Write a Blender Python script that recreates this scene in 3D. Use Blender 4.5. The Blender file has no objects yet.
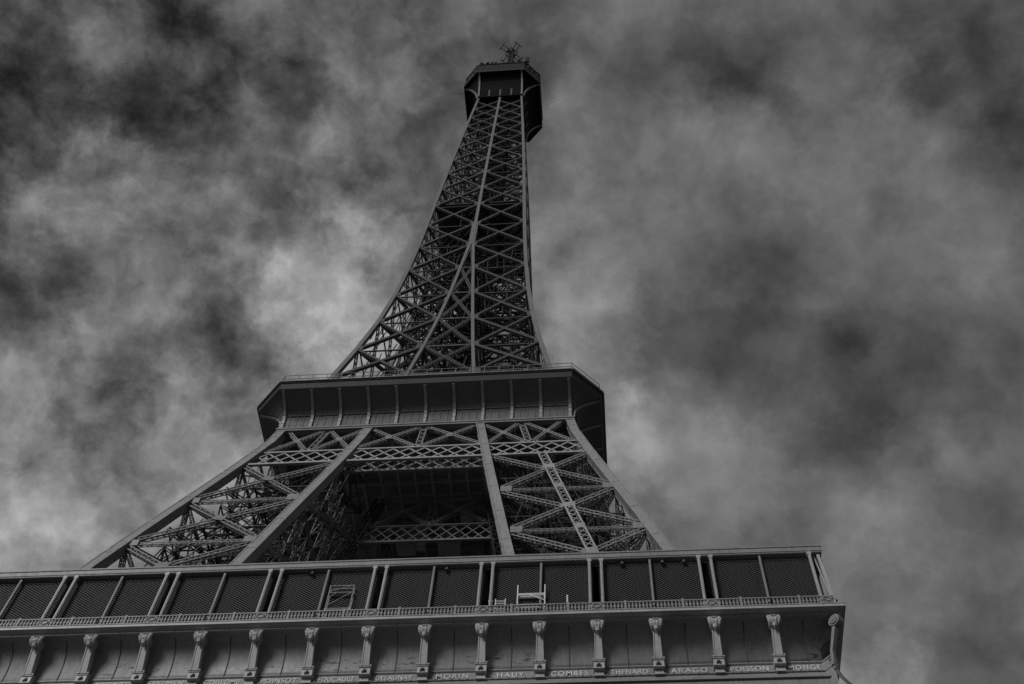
import bpy, math, random
from mathutils import Vector, Matrix
random.seed(7)
sc = bpy.context.scene
COL = sc.collection
V = Vector

# ------------------------------------------------------------------ camera
CAM = V((19.80, -88.374, 1.355))
RR = V((0.9963376799, 0.0758748392, 0.0394238043))
UU = V((0.0465006620, -0.8677340591, 0.4948487558))
FF = V((-0.0717559475, 0.4912032282, 0.8680843695))
FPX = 1133.3
cd = bpy.data.cameras.new('camera')
cam = bpy.data.objects.new('camera', cd)
COL.objects.link(cam)
cam.matrix_world = Matrix(((RR.x, UU.x, -FF.x, CAM.x), (RR.y, UU.y, -FF.y, CAM.y), (RR.z, UU.z, -FF.z, CAM.z), (0, 0, 0, 1)))
cd.sensor_width = 36.0
cd.lens = FPX / 1024 * 36.0
cd.clip_start = 0.1
cd.clip_end = 20000
sc.camera = cam

# ------------------------------------------------------------------ light
SUN_EL, SUN_AZ = math.radians(27), math.radians(212)     # azimuth clockwise from +y: sun stands behind and to the left of the camera
sc.view_settings.view_transform = 'Standard'
sc.view_settings.look = 'None'
sc.view_settings.exposure = 0.3
sc.view_settings.gamma = 1.0
sd = V((math.sin(SUN_AZ) * math.cos(SUN_EL), math.cos(SUN_AZ) * math.cos(SUN_EL), math.sin(SUN_EL)))
sl = bpy.data.lights.new('sun', 'SUN')
sl.energy = 1.5
sl.angle = math.radians(20)
sl.color = (1, 1, 1)
so = bpy.data.objects.new('sun', sl)
COL.objects.link(so)
so.rotation_euler = sd.to_track_quat('Z', 'Y').to_euler()
so.location = (0, -100, 300)

world = bpy.data.worlds.new('World')
sc.world = world
world.use_nodes = True
wt = world.node_tree
wt.nodes.clear()


class NT:
    """small node-tree writer"""
    def __init__(s, tree): s.t = tree
    def n(s, kind, **kw):
        o = s.t.nodes.new(kind)
        for k, v in kw.items(): setattr(o, k, v)
        return o
    def put(s, sock, v):
        if isinstance(v, bpy.types.NodeSocket): s.t.links.new(v, sock)
        else: sock.default_value = v
    def math(s, op, a, b=0.0, c=0.0, clamp=False):
        o = s.n('ShaderNodeMath', operation=op, use_clamp=clamp)
        s.put(o.inputs[0], a); s.put(o.inputs[1], b); s.put(o.inputs[2], c)
        return o.outputs[0]
    def vec(s, op, a, b=(0, 0, 0), scale=None):
        o = s.n('ShaderNodeVectorMath', operation=op)
        s.put(o.inputs[0], a); s.put(o.inputs[1], b)
        if scale is not None: s.put(o.inputs['Scale'], scale)
        return o.outputs['Value'] if op in ('DISTANCE', 'LENGTH', 'DOT_PRODUCT') else o.outputs[0]
    def rng(s, v, a, b, c, d, smooth=True):
        o = s.n('ShaderNodeMapRange', interpolation_type='SMOOTHSTEP' if smooth else 'LINEAR')
        for i, x in enumerate((v, a, b, c, d)): s.put(o.inputs[i], x)
        return o.outputs[0]
    def noise(s, vec, scale, detail=6.0, rough=0.55, dist=0.0, color=False):
        o = s.n('ShaderNodeTexNoise')
        s.put(o.inputs['Vector'], vec); s.put(o.inputs['Scale'], scale); s.put(o.inputs['Detail'], detail)
        s.put(o.inputs['Roughness'], rough); s.put(o.inputs['Distortion'], dist)
        return o.outputs['Color'] if color else o.outputs['Fac']


def px_dir(x, y):
    d = FF * FPX + RR * (x - 512) + UU * (342 - y)
    return d.normalized()


W = NT(wt)
tc = W.n('ShaderNodeTexCoord').outputs['Generated']
wob = W.vec('SUBTRACT', W.noise(tc, 11.0, 9.0, 0.64, color=True), (0.5, 0.5, 0.5))
dirw = W.vec('ADD', tc, W.vec('SCALE', wob, scale=0.15))
dirs = W.vec('ADD', tc, W.vec('SCALE', wob, scale=0.035))
# where the cloud deck is thick and thin: (x, y, radius, brightness step)
CLOUDS = [(5, 105, 85, -.20), (10, 20, 90, -.06), (75, 190, 75, .09), (35, 235, 50, .08), (105, 175, 50, .06), (150, 60, 110, -.06), (215, 50, 120, -.07), (135, 125, 55, -.08),
          (155, 160, 45, .06), (345, 285, 115, .19), (340, 330, 85, .13), (365, 240, 60, .06), (380, 225, 70, .05), (430, 110, 90, .02), (300, 60, 90, -.05), (345, 140, 40, -.06),
          (240, 230, 100, -.02), (90, 310, 80, .05), (130, 275, 60, -.03), (60, 320, 60, .03), (45, 270, 60, -.06), (250, 300, 60, -.03), (40, 520, 120, .12), (215, 430, 100, .10),
          (150, 410, 70, .03), (110, 430, 55, -.08), (95, 380, 60, -.04), (235, 355, 60, -.05), (0, 570, 90, .10), (60, 430, 60, -.04), (10, 400, 80, .06), (170, 480, 80, .06),
          (610, 60, 80, .02), (600, 150, 90, .05), (740, 60, 85, -.10), (745, 95, 50, -.06), (690, 20, 90, -.03), (820, 150, 110, .06), (885, 85, 40, .08), (960, 135, 45, .05), (985, 90, 80, -.07),
          (960, 30, 120, -.07), (1010, 150, 60, -.06), (560, 330, 100, .10), (560, 240, 90, .05), (590, 400, 70, .06), (730, 320, 110, -.05), (700, 250, 110, .0),
          (632, 425, 50, .13), (618, 470, 45, .07), (860, 385, 90, -.08), (800, 365, 90, -.06), (740, 400, 70, -.03), (730, 480, 80, .05),
          (980, 380, 100, -.05), (890, 550, 80, .07), (850, 600, 70, -.03), (865, 680, 70, .16), (960, 610, 90, -.03), (1000, 680, 80, -.04), (930, 450, 60, .04), (1000, 250, 90, -.03)]
acc = None
for (cx_, cy_, r_, a_) in CLOUDS:
    if a_ == 0: continue
    dist = W.vec('DISTANCE', dirw, tuple(px_dir(cx_, cy_)))
    g = W.rng(dist, 0.0, r_ * 1.15 / FPX, a_, 0.0)
    acc = g if acc is None else W.math('ADD', acc, g)
wisp = W.rng(W.vec('DOT_PRODUCT', tc, tuple(RR)), -0.20, 0.18, 1.0, 0.34)     # the western clouds are more broken
nA = W.math('SUBTRACT', W.noise(dirs, 8.0, 9.0, 0.55), 0.5)
bil = W.math('ABSOLUTE', W.math('SUBTRACT', W.noise(W.vec('ADD', dirs, (5.2, 0.3, 2.2)), 9.0, 6.0, 0.52), 0.5))       # puffs with firm borders
nC = W.math('SUBTRACT', W.rng(bil, 0.0, 0.17, 0.0, 1.0), 0.5)
nE = W.math('SUBTRACT', W.rng(W.noise(dirs, 13.0, 10.0, 0.58), 0.41, 0.59, 0.0, 1.0), 0.5)
nD = W.math('SUBTRACT', W.noise(W.vec('ADD', dirs, (3.1, 1.7, 0.4)), 32.0, 9.0, 0.62), 0.5)
det = W.math('MULTIPLY', nA, 0.36)
det = W.math('ADD', det, W.math('MULTIPLY', nC, W.math('MULTIPLY', wisp, 0.075)))
det = W.math('ADD', det, W.math('MULTIPLY', nE, W.math('MULTIPLY', wisp, 0.085)))
det = W.math('ADD', det, W.math('MULTIPLY', nD, W.math('MULTIPLY', wisp, 0.34)))
val = W.math('ADD', W.math('ADD', W.math('MULTIPLY', acc, 0.96), 0.366), det)
val = W.math('MAXIMUM', val, 0.12)
cloud = W.math('MULTIPLY', W.math('POWER', val, 2.35), 10.8)
sky = W.n('ShaderNodeTexSky', sky_type='NISHITA', sun_disc=False, sun_elevation=SUN_EL, sun_rotation=SUN_AZ)
bw = W.n('ShaderNodeRGBToBW')
wt.links.new(sky.outputs[0], bw.inputs[0])
skyv = W.math('ADD', W.math('MULTIPLY', bw.outputs[0], 0.02), cloud)
cmb = W.n('ShaderNodeCombineColor')
for i in range(3): wt.links.new(skyv, cmb.inputs[i])
bg = W.n('ShaderNodeBackground')
bg.inputs['Strength'].default_value = 0.10
wt.links.new(cmb.outputs[0], bg.inputs['Color'])
wo = W.n('ShaderNodeOutputWorld')
wt.links.new(bg.outputs[0], wo.inputs['Surface'])
world.cycles.sampling_method = 'MANUAL'
world.cycles.sample_map_resolution = 512
sc.cycles.max_bounces = 6
sc.cycles.diffuse_bounces = 4


# ------------------------------------------------------------------ materials
def iron(name, base, var=0.25, rough=0.55, streak=0.25, blister=0.0, spec=0.4):
    m = bpy.data.materials.new(name)
    m.use_nodes = True
    N = NT(m.node_tree)
    b = m.node_tree.nodes['Principled BSDF']
    P = N.n('ShaderNodeNewGeometry').outputs['Position']
    a = N.noise(P, 0.35, 5.0, 0.6)
    c = N.noise(P, 3.5, 6.0, 0.65)
    mp = N.n('ShaderNodeMapping'); mp.inputs['Scale'].default_value = (4.0, 4.0, 0.35)
    m.node_tree.links.new(P, mp.inputs['Vector'])
    s_ = N.noise(mp.outputs[0], 1.5, 5.0, 0.6)
    k = N.math('ADD', N.math('MULTIPLY', N.math('SUBTRACT', a, 0.5), var * 1.6), N.math('MULTIPLY', N.math('SUBTRACT', c, 0.5), var))
    k = N.math('ADD', k, N.math('MULTIPLY', N.math('SUBTRACT', s_, 0.5), streak * 1.6))
    k = N.math('MAXIMUM', N.math('ADD', k, 1.0), 0.3)
    v = N.math('MULTIPLY', k, base)
    if blister > 0:      # flaked patches of paint low on the coving, of uneven shape
        mp2 = N.n('ShaderNodeMapping'); mp2.inputs['Scale'].default_value = (0.9, 0.9, 2.6)
        m.node_tree.links.new(P, mp2.inputs['Vector'])
        f = N.noise(mp2.outputs[0], 1.7, 7.0, 0.68)
        area = N.noise(P, 0.16, 2.0, 0.5)
        sep = N.n('ShaderNodeSeparateXYZ'); m.node_tree.links.new(P, sep.inputs[0])
        band = N.math('MULTIPLY', N.rng(sep.outputs[2], 55.0, 55.2, 0, 1), N.rng(sep.outputs[2], 55.9, 56.5, 1, 0))
        t = N.math('MULTIPLY', N.rng(f, 0.56, 0.60, 0, 1), N.math('MULTIPLY', band, N.rng(area, 0.47, 0.53, 0.1, 1)))
        v = N.math('MULTIPLY', v, N.math('SUBTRACT', 1.0, N.math('MULTIPLY', t, blister)))
    cc = N.n('ShaderNodeCombineColor')
    for i in range(3): m.node_tree.links.new(v, cc.inputs[i])
    m.node_tree.links.new(cc.outputs[0], b.inputs['Base Color'])
    r = N.rng(c, 0.3, 0.7, rough - 0.1, rough + 0.12)
    m.node_tree.links.new(r, b.inputs['Roughness'])
    b.inputs['Specular IOR Level'].default_value = spec
    bump = N.n('ShaderNodeBump'); bump.inputs['Strength'].default_value = 0.35; bump.inputs['Distance'].default_value = 0.02
    m.node_tree.links.new(N.noise(P, 6.0, 5.0, 0.6), bump.inputs['Height'])
    m.node_tree.links.new(bump.outputs[0], b.inputs['Normal'])
    return m


M_IRON = iron('painted_iron', 0.235, var=.4, streak=.4, rough=.45)
M_BRIGHT = iron('painted_iron_chord', 0.36, var=0.35, streak=.45, rough=.42, spec=.5)
M_CHORD = iron('leg_chord_iron', 0.285, var=0.35, streak=.5, rough=.42, spec=.5)
M_BRACKET = iron('bracket_casting', 0.40, var=0.4, streak=.3, rough=.45)
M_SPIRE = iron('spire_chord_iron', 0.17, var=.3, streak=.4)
M_SHAFT = iron('shaded_iron_upper', 0.105, spec=.2)  # darker base: the weaker light on the braces is put into the colour
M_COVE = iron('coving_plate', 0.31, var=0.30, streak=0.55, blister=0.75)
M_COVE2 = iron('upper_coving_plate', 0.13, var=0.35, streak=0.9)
M_DARK = iron('dark_iron', 0.06, spec=.15)
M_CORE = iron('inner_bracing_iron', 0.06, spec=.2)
M_TOP = iron('top_cabin_iron', 0.03, spec=.15)
M_PIT = iron('gallery_interior', 0.009, spec=.05)  # near-black base: recess shade put into the colour, top coving included
M_MESH = iron('wire_mesh', 0.105, var=0.1, spec=.2)
M_GILT = iron('gilt_lettering', 0.66, var=0.5, streak=0.5, rough=0.5)
M_ALU = iron('scaffold_tube', 0.8, var=0.15, rough=0.35)
M_TUBE = iron('dull_scaffold_tube', 0.38, var=.3)
M_GROUND = iron('gravel_ground', 0.09, var=0.3, streak=0.0, rough=0.9, spec=0.1)


# ------------------------------------------------------------------ mesh builder
class MB:
    def __init__(s): s.v = []; s.f = []

    def bar(s, p0, p1, w, d=None, n=None, w1=None, d1=None, cap=True):
        """box beam; w across (perpendicular to n), d along n"""
        p0 = V(p0); p1 = V(p1); d = w if d is None else d
        t = p1 - p0
        if t.length < 1e-6: return
        t.normalize()
        n = V(n) if n is not None else V((0, -1, 0))
        sd_ = n.cross(t)
        if sd_.length < 1e-3:
            sd_ = V((1, 0, 0)).cross(t)
            if sd_.length < 1e-3: sd_ = V((0, 1, 0)).cross(t)
        sd_.normalize(); n = t.cross(sd_)
        b = len(s.v)
        for (p, ww, dd) in ((p0, w, d), (p1, w1 or w, d1 or d)):
            for a, c in ((-.5, -.5), (.5, -.5), (.5, .5), (-.5, .5)):
                s.v.append(tuple(p + sd_ * (a * ww) + n * (c * dd)))
        for k in range(4):
            j = (k + 1) % 4
            s.f.append((b + k, b + j, b + 4 + j, b + 4 + k))
        if cap:
            s.f.append((b + 3, b + 2, b + 1, b)); s.f.append((b + 4, b + 5, b + 6, b + 7))

    def box(s, x0, x1, y0, y1, z0, z1):
        s.bar(((x0 + x1) / 2, (y0 + y1) / 2, z0), ((x0 + x1) / 2, (y0 + y1) / 2, z1), abs(x1 - x0), abs(y1 - y0), (0, -1, 0))

    def lattice(s, p0, p1, n, W_, D_=0.0, rail=0.14, lace=0.07, pitch=None, cross=False):
        """laced beam: two or four rails with zigzag or crossed lacing"""
        p0 = V(p0); p1 = V(p1); t = p1 - p0; L = t.length
        if L < 1e-3: return
        t.normalize(); n = V(n); sd_ = n.cross(t).normalized(); n = t.cross(sd_).normalized()
        if n.dot(V(n)) < 0: n = -n
        offs = (-D_ / 2, D_ / 2) if D_ > 0 else (0.0,)
        pitch = pitch or W_ * 0.9
        k = max(2, int(round(L / pitch)))
        for o in offs:
            for a in (-.5, .5):
                q = sd_ * (a * (W_ - rail)) + n * o
                s.bar(p0 + q, p1 + q, rail, rail * 0.8, n, cap=False)
            for i in range(k):
                a = p0 + t * (L * i / k) + n * o; b = p0 + t * (L * (i + 1) / k) + n * o
                h = sd_ * ((W_ - rail) / 2)
                if i % 2 or cross: s.bar(a + h, b - h, lace, lace * 0.5, n, cap=False)
                if not i % 2 or cross: s.bar(a - h, b + h, lace, lace * 0.5, n, cap=False)
        if D_ > 0:
            for a in (-.5, .5):
                q = sd_ * (a * (W_ - rail))
                for i in range(0, k):
                    u0 = p0 + t * (L * i / k) + q; u1 = p0 + t * (L * (i + 1) / k) + q
                    e = n * (D_ / 2) * (1 if i % 2 else -1)
                    s.bar(u0 + e, u1 - e, lace, lace * 0.5, sd_, cap=False)

    def plate(s, c, n, up, w, h, th=0.05):
        c = V(c); n = V(n).normalized(); up = V(up).normalized()
        s.bar(c - up * h / 2, c + up * h / 2, w, th, n)

    def tube(s, pts, r, seg=6, close=True):
        pts = [V(p) for p in pts]; b = len(s.v); m = len(pts)
        rs = r if isinstance(r, (list, tuple)) else [r] * m
        for i, p in enumerate(pts):
            t = (pts[min(i + 1, m - 1)] - pts[max(i - 1, 0)]).normalized()
            a = t.cross(V((0, 0, 1)))
            if a.length < .05: a = t.cross(V((0, 1, 0)))
            a.normalize(); c = t.cross(a)
            for k in range(seg):
                th = 2 * math.pi * k / seg
                s.v.append(tuple(p + (a * math.cos(th) + c * math.sin(th)) * rs[i]))
        for i in range(m - 1):
            for k in range(seg):
                j = (k + 1) % seg
                s.f.append((b + i * seg + k, b + i * seg + j, b + (i + 1) * seg + j, b + (i + 1) * seg + k))
        if close:
            s.f.append(tuple(b + k for k in reversed(range(seg)))); s.f.append(tuple(b + (m - 1) * seg + k for k in range(seg)))

    def sheet(s, rows):
        """grid of points"""
        b = len(s.v); m = len(rows[0])
        for r_ in rows: s.v += [tuple(p) for p in r_]
        for i in range(len(rows) - 1):
            for k in range(m - 1):
                s.f.append((b + i * m + k, b + i * m + k + 1, b + (i + 1) * m + k + 1, b + (i + 1) * m + k))

    def mitre(s, prof, z_half=None):
        """closed profile of (out, z) swept along the front side and mitred at both corners"""
        b = len(s.v); m = len(prof)
        for sg in (-1, 1):
            for (o, z) in prof: s.v.append((sg * o, -o, z))
        for k in range(m):
            j = (k + 1) % m
            s.f.append((b + k, b + j, b + m + j, b + m + k))

    def build(s, name, mat, parent=None, smooth=False):
        me = bpy.data.meshes.new(name)
        me.from_pydata(s.v, [], s.f); me.update()
        me.materials.append(mat)
        if smooth:
            for p in me.polygons: p.use_smooth = True
        o = bpy.data.objects.new(name, me)
        COL.objects.link(o)
        if parent: o.parent = parent
        return o


def solidify(o, th, off=-1):
    md = o.modifiers.new('thick', 'SOLIDIFY'); md.thickness = th; md.offset = off
    return o


def kids(o): return [c for c in bpy.data.objects if c.parent == o]


def copy_part(src, ang=0.0, parent=None):
    c = src.copy(); COL.objects.link(c); c.parent = parent or src.parent
    c.rotation_euler = (0, 0, ang)
    for ch in kids(src):
        g = ch.copy(); COL.objects.link(g); g.parent = c
    return c


HP = math.pi / 2

# ------------------------------------------------------------------ profile of the tower
PROF = [(0, 62.4), (12, 54.6), (25, 47.2), (38, 40.4), (48, 35.2), (52, 33.1), (56, 31.7), (60, 29.9), (64, 28.35), (70, 26.9), (76, 25.55), (82, 23.98), (88, 22.38), (94, 20.75), (100, 19.15), (106, 17.62), (112, 16.6),
        (118, 15.63), (124, 14.62), (130, 13.68), (136, 12.78), (142, 11.98), (148, 11.23), (154, 10.69), (160, 10.24), (166, 9.85), (172, 9.53),
        (178, 9.25), (184, 9.00), (190, 8.78), (196, 8.57), (202, 8.35), (208, 8.13), (214, 7.89), (220, 7.65), (226, 7.39), (232, 7.13),
        (238, 6.87), (244, 6.60), (250, 6.32), (256, 6.05), (262, 5.76), (268, 5.48), (274, 5.20), (280, 4.91)]
INN = [(0, 37.0), (25, 27.5), (48, 17.9), (57, 15.4), (77, 11.58), (92.5, 9.05), (108, 6.6), (117, 5.15), (126, 4.2), (135.1, 3.34), (145.4, 2.47), (155.5, 1.67), (165.7, 0.98), (175.6, 0.25)]


def lerp(T, z):
    if z <= T[0][0]: return T[0][1]
    for (a, b), (c, d) in zip(T, T[1:]):
        if z <= c: return b + (d - b) * (z - a) / (c - a)
    return T[-1][1]


def w(z): return lerp(PROF, z)
def a(z): return lerp(INN, z)


tower = bpy.data.objects.new('lattice_tower', None)
COL.objects.link(tower)
tower['label'] = 'towering dark iron lattice tower with two galleries under a stormy grey sky'
tower['category'] = 'tower'


# ------------------------------------------------------------------ ground
g = MB(); S = 4000
g.v = [(-S, -S, 0), (S, -S, 0), (S, S, 0), (-S, S, 0)]; g.f = [(0, 1, 2, 3)]
go = g.build('ground', M_GROUND); go['kind'] = 'structure'


# ------------------------------------------------------------------ legs (built front right, copied round)
def face_pt(kind, i, z, t=0.0):
    """corner points of a leg's four faces: each face runs from point 0 to point 1"""
    o = w(z) - t; q = a(z) + t
    A, B, C_, D = V((o, -o, z)), V((q, -o, z)), V((o, -q, z)), V((q, -q, z))
    return {'front': (B, A), 'side': (A, C_), 'inner': (B, D), 'back': (D, C_)}[kind][i]


FN = {'front': V((0, -1, 0)), 'side': V((1, 0, 0)), 'inner': V((-1, 0, 0)), 'back': V((0, 1, 0))}


def polychord(mb, fx, zs, wd, seg_plate=True, n=(0, -1, 0)):
    for z0, z1 in zip(zs, zs[1:]):
        p0, p1 = fx(z0), fx(z1)
        e = (p1 - p0).normalized() * 0.02
        mb.bar(p0 - e, p1 + e, wd * .86, wd * .86, n)
        nn = V(n); t = (p1 - p0).normalized(); s2 = nn.cross(t).normalized(); n2 = t.cross(s2).normalized()
        for k in (-1, 1):       # flange plates standing proud on all four sides
            mb.bar(p0 + n2 * k * wd * .45, p1 + n2 * k * wd * .45, wd, 0.06, n)
            for e_ in (-1, 1): mb.bar(p0 + n2 * k * wd * .52 + s2 * e_ * wd * .46, p1 + n2 * k * wd * .52 + s2 * e_ * wd * .46, .12, 0.12, n)
            mb.bar(p0 + s2 * k * wd * .45, p1 + s2 * k * wd * .45, wd * .8, 0.06, s2)
        L = (p1 - p0).length       # splice plates with a thin cover strip
        m = max(1, int(L / 3.4))
        for i in range(m):
            c = p0 + (p1 - p0) * ((i + .5) / m)
            mb.bar(c - t * .28, c + t * .28, wd * 1.03, wd * 1.03, n)


LEV = [57.6, 64.0, 71.5, 80.9, 90.3, 100.0]
core = MB()
zc = lambda z: (w(z) + a(z)) / 2
# inclined lift track, stair zigzag and cable ducts inside the leg
for off in (-1.1, 1.1):
    for z0, z1 in zip([57, 70, 80, 90, 100], [70, 80, 90, 100, 108.5]):
        core.lattice((zc(z0) + off, -zc(z0) + off * .4, z0), (zc(z1) + off, -zc(z1) + off * .4, z1), (0, -1, 0), .9, .7, .14, .07, .9)
z = 60.0; k = 0
while z < 106:
    c0, c1 = zc(z), zc(z + 2.3)
    d = 2.2 if k % 2 else -2.2
    core.bar((c0 - d, -c0 + 3.0, z), (c1 + d, -c1 + 3.0, z + 2.3), .12, .3)
    core.bar((c0 - d, -c0 + 4.0, z), (c1 + d, -c1 + 4.0, z + 2.3), .12, .3)
    core.bar((c0 - d, -c0 + 3.0, z + 1.1), (c1 + d, -c1 + 3.0, z + 3.4), .07, .07)
    z += 2.3; k += 1
for i, z in enumerate([64.0, 67.7, 71.5, 76.2, 80.9, 85.6, 90.3, 95.2, 100.0, 105]):
    o, q = w(z) - 1.2, a(z) + .9
    A, B, C_, D = V((o, -o, z)), V((q, -o, z)), V((o, -q, z)), V((q, -q, z))
    up = (0, 0, 1)
    core.lattice(A, D, up, .5, .4, .1, .06, .6); core.lattice(B, C_, up, .5, .4, .1, .06, .6)
    if i % 2:
        for p, q_ in ((A, B), (A, C_), (C_, D), (B, D)): core.bar(p, q_, .12, .12)
    for t_ in (.33, .66):
        core.bar(A.lerp(B, t_), C_.lerp(D, t_), .14, .2, up); core.bar(A.lerp(C_, t_), B.lerp(D, t_), .14, .2, up)
for n_ in range(240):    # hanger rods and sway rods
    z = random.uniform(62, 97); dz = random.uniform(4, 9)
    f0, g0 = random.random(), random.random()
    f1, g1 = min(1, max(0, f0 + random.uniform(-.3, .3))), min(1, max(0, g0 + random.uniform(-.3, .3)))
    P_ = lambda z, f, g_: (a(z) + .6 + f * (w(z) - a(z) - 1.2), -(a(z) + .6 + g_ * (w(z) - a(z) - 1.2)), z)
    core.bar(P_(z, f0, g0), P_(z + dz, f1, g1), .085, .085)
for z0, z1 in zip([64.0, 67.7, 71.5, 76.2, 80.9, 85.6, 90.3, 95.2], [67.7, 71.5, 76.2, 80.9, 85.6, 90.3, 95.2, 100.0]):
    for f in (.36, .70):
        yy = lambda z: -(a(z) + f * (w(z) - a(z)))
        p = [V((a(z0) + .6, yy(z0), z0)), V((w(z0) - .9, yy(z0), z0)), V((a(z1) + .6, yy(z1), z1)), V((w(z1) - .9, yy(z1), z1))]
        m0, m1 = (p[0] + p[1]) / 2, (p[2] + p[3]) / 2
        for u_, v_ in ((p[0], m1), (m0, p[2]), (m0, p[3]), (p[1], m1)): core.lattice(u_, v_, (0, -1, 0), .32, 0, .07, .045, .45)
        core.bar(p[0], p[1], .1, .14)
        q = [V((-v.y, -v.x, v.z)) for v in p]
        m0, m1 = (q[0] + q[1]) / 2, (q[2] + q[3]) / 2
        for u_, v_ in ((q[0], m1), (m0, q[2]), (m0, q[3]), (q[1], m1)): core.bar(u_, v_, .1, .1)
        core.bar(q[0], q[1], .1, .14)
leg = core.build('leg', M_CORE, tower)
CH = .90
chords = {'outer': lambda z: V((w(z) - CH / 2 + .04, -(w(z) - CH / 2), z)), 'front_inner': lambda z: V((a(z), -(w(z) - CH / 2), z)),
          'side_inner': lambda z: V((w(z) - CH / 2, -a(z), z)), 'inmost': lambda z: V((a(z), -a(z), z))}
for kk, fx in chords.items():
    mb = MB()
    if kk == 'inmost':
        zs = [0, 25, 48, 57, 70, 80, 90, 100, 109]
        for z0, z1 in zip(zs, zs[1:]): mb.lattice(fx(z0), fx(z1), (0, -1, 0), .95, .95, .16, .09, .9)
        mb.build('chord', M_DARK, leg)
        continue
    polychord(mb, fx, [0, 12, 25, 38, 48, 52, 56, 60, 64, 70, 76, 82, 88, 94, 100, 106, 109.1], CH)
    mb.build('chord', M_CHORD, leg)
for face in ('front', 'side', 'inner', 'back'):
    n = FN[face]
    for li in range(len(LEV) - 1):
        z0, z1 = LEV[li], LEV[li + 1]
        mb = MB()
        P00, P01 = face_pt(face, 0, z0, .0), face_pt(face, 1, z0, .0); P10, P11 = face_pt(face, 0, z1, .0), face_pt(face, 1, z1, .0)
        e0 = (P01 - P00).normalized() * .75; P00, P01, P10, P11 = P00 + e0, P01 - e0, P10 + e0, P11 - e0
        ins = n * -.42
        q = [P00 + ins, P01 + ins, P10 + ins, P11 + ins]
        X = .52
        dn = .35
        mb.lattice(q[0] + V((0, 0, dn)), q[3] - V((0, 0, dn)), n, X, .36, .12, .07, .55)
        mb.lattice(q[1] + V((0, 0, dn)), q[2] - V((0, 0, dn)), n, X, .36, .12, .07, .55)
        mb.lattice(q[0], q[1], n, .30, .3, .07, .05, .5)
        mid = (q[0] + q[1] + q[2] + q[3]) / 4
        # true crossing of the diagonals
        t_ = (q[1] - q[0]).length / ((q[1] - q[0]).length + (q[3] - q[2]).length)
        mid = q[0].lerp(q[3], t_)
        up = (q[2] - q[0]).normalized()
        mb.plate(mid + n * .30, n, up, 1.15, .95, .06)
        for c in (q[0], q[1]):
            sgn = 1 if c is q[0] else -1
            hd = (q[1] - q[0]).normalized() * sgn
            mb.plate(c + hd * .45 + n * .31, n, V((0, 0, 1)), 1.1, .8, .05)
        if face in ('inner', 'back'):
            m = 6
            for i in range(m):
                f0, f1 = (i + .5) / m, (i + 2.6) / m
                for A_, B_ in ((f0, f1), (f1, f0)):
                    if max(A_, B_) > 1: continue
                    mb.bar(q[0].lerp(q[2], A_), q[1].lerp(q[3], B_), .09, .09, n); 
                    mb.bar(q[0].lerp(q[1], A_), q[2].lerp(q[3], B_), .09, .09, n)
                mb.bar(q[0].lerp(q[1], f0), q[2].lerp(q[3], f0), .10, .10, n)
        mb.build('cross_brace', M_IRON, leg)
# outer decorative shell between ground and first gallery
for k in range(1, 4): copy_part(leg, k * HP)
# the front right leg alone carries a bright ladder-like spine down the middle of its front face
sp = MB()
for z0, z1 in ((66, 76), (76, 85.6), (85.6, 95.3), (95.3, 99.9)):
    p0 = V(((w(z0) + a(z0)) / 2 + .2, -w(z0) - .02, z0)); p1 = V(((w(z1) + a(z1)) / 2 + .2, -w(z1) - .02, z1))
    sp.lattice(p0, p1, (0, -1, 0), .95, 0, .15, .08, .95, True)
for z in (95.5, 90.3, 85.6, 80.9, 76):
    sp.plate((((w(z) + a(z)) / 2 + .2), -w(z) - .10, z), (0, -1, 0), (0, -.24, 1), 1.2 if z in (95.5, 85.6) else .95, .5, .08)
sp.build('spine_ladder', M_BRIGHT, tower)


# ------------------------------------------------------------------ girders at the head of the legs
def lattice_girder(y0, y1, x0, x1, z0, z1, pitch=1.72, run=2.75, bw=.17):
    """face at y=-y0 (bottom) .. -y1 (top)"""
    mb = MB()
    n = V((0, -1, 0))
    P_ = lambda t, s_: V(((x0 + (x1 - x0) * s_) * 1.0, -(y0 + (y1 - y0) * t), z0 + (z1 - z0) * t))
    mb.bar(P_(0, 0), P_(0, 1), .24, .3, n); mb.bar(P_(1, 0), P_(1, 1), .2, .3, n)
    L = x1 - x0; m = int(round(L / pitch)); pt = L / m; h = .16
    for dy in (0,):
        for i in range(-2, m + 2):
            for sg in (1, -1):
                xa = i * pt + pt * .5; xb = xa + sg * run
                # clip to the girder
                ta, tb = 0.03, 0.97
                if xa < 0:
                    if xb <= 0: continue
                    ta = max(ta, (0 - xa) / (xb - xa))
                if xa > L:
                    if xb >= L: continue
                    ta = max(ta, (L - xa) / (xb - xa))
                if xb < 0: tb = min(tb, (0 - xa) / (xb - xa))
                if xb > L: tb = min(tb, (L - xa) / (xb - xa))
                if tb <= ta: continue
                p0 = P_(ta, (xa + (xb - xa) * ta) / L); p1 = P_(tb, (xa + (xb - xa) * tb) / L)
                o = V((0, -.03 * sg + dy, 0))
                mb.bar(p0 + o, p1 + o, bw, .05, n, cap=False)
    return mb


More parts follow.
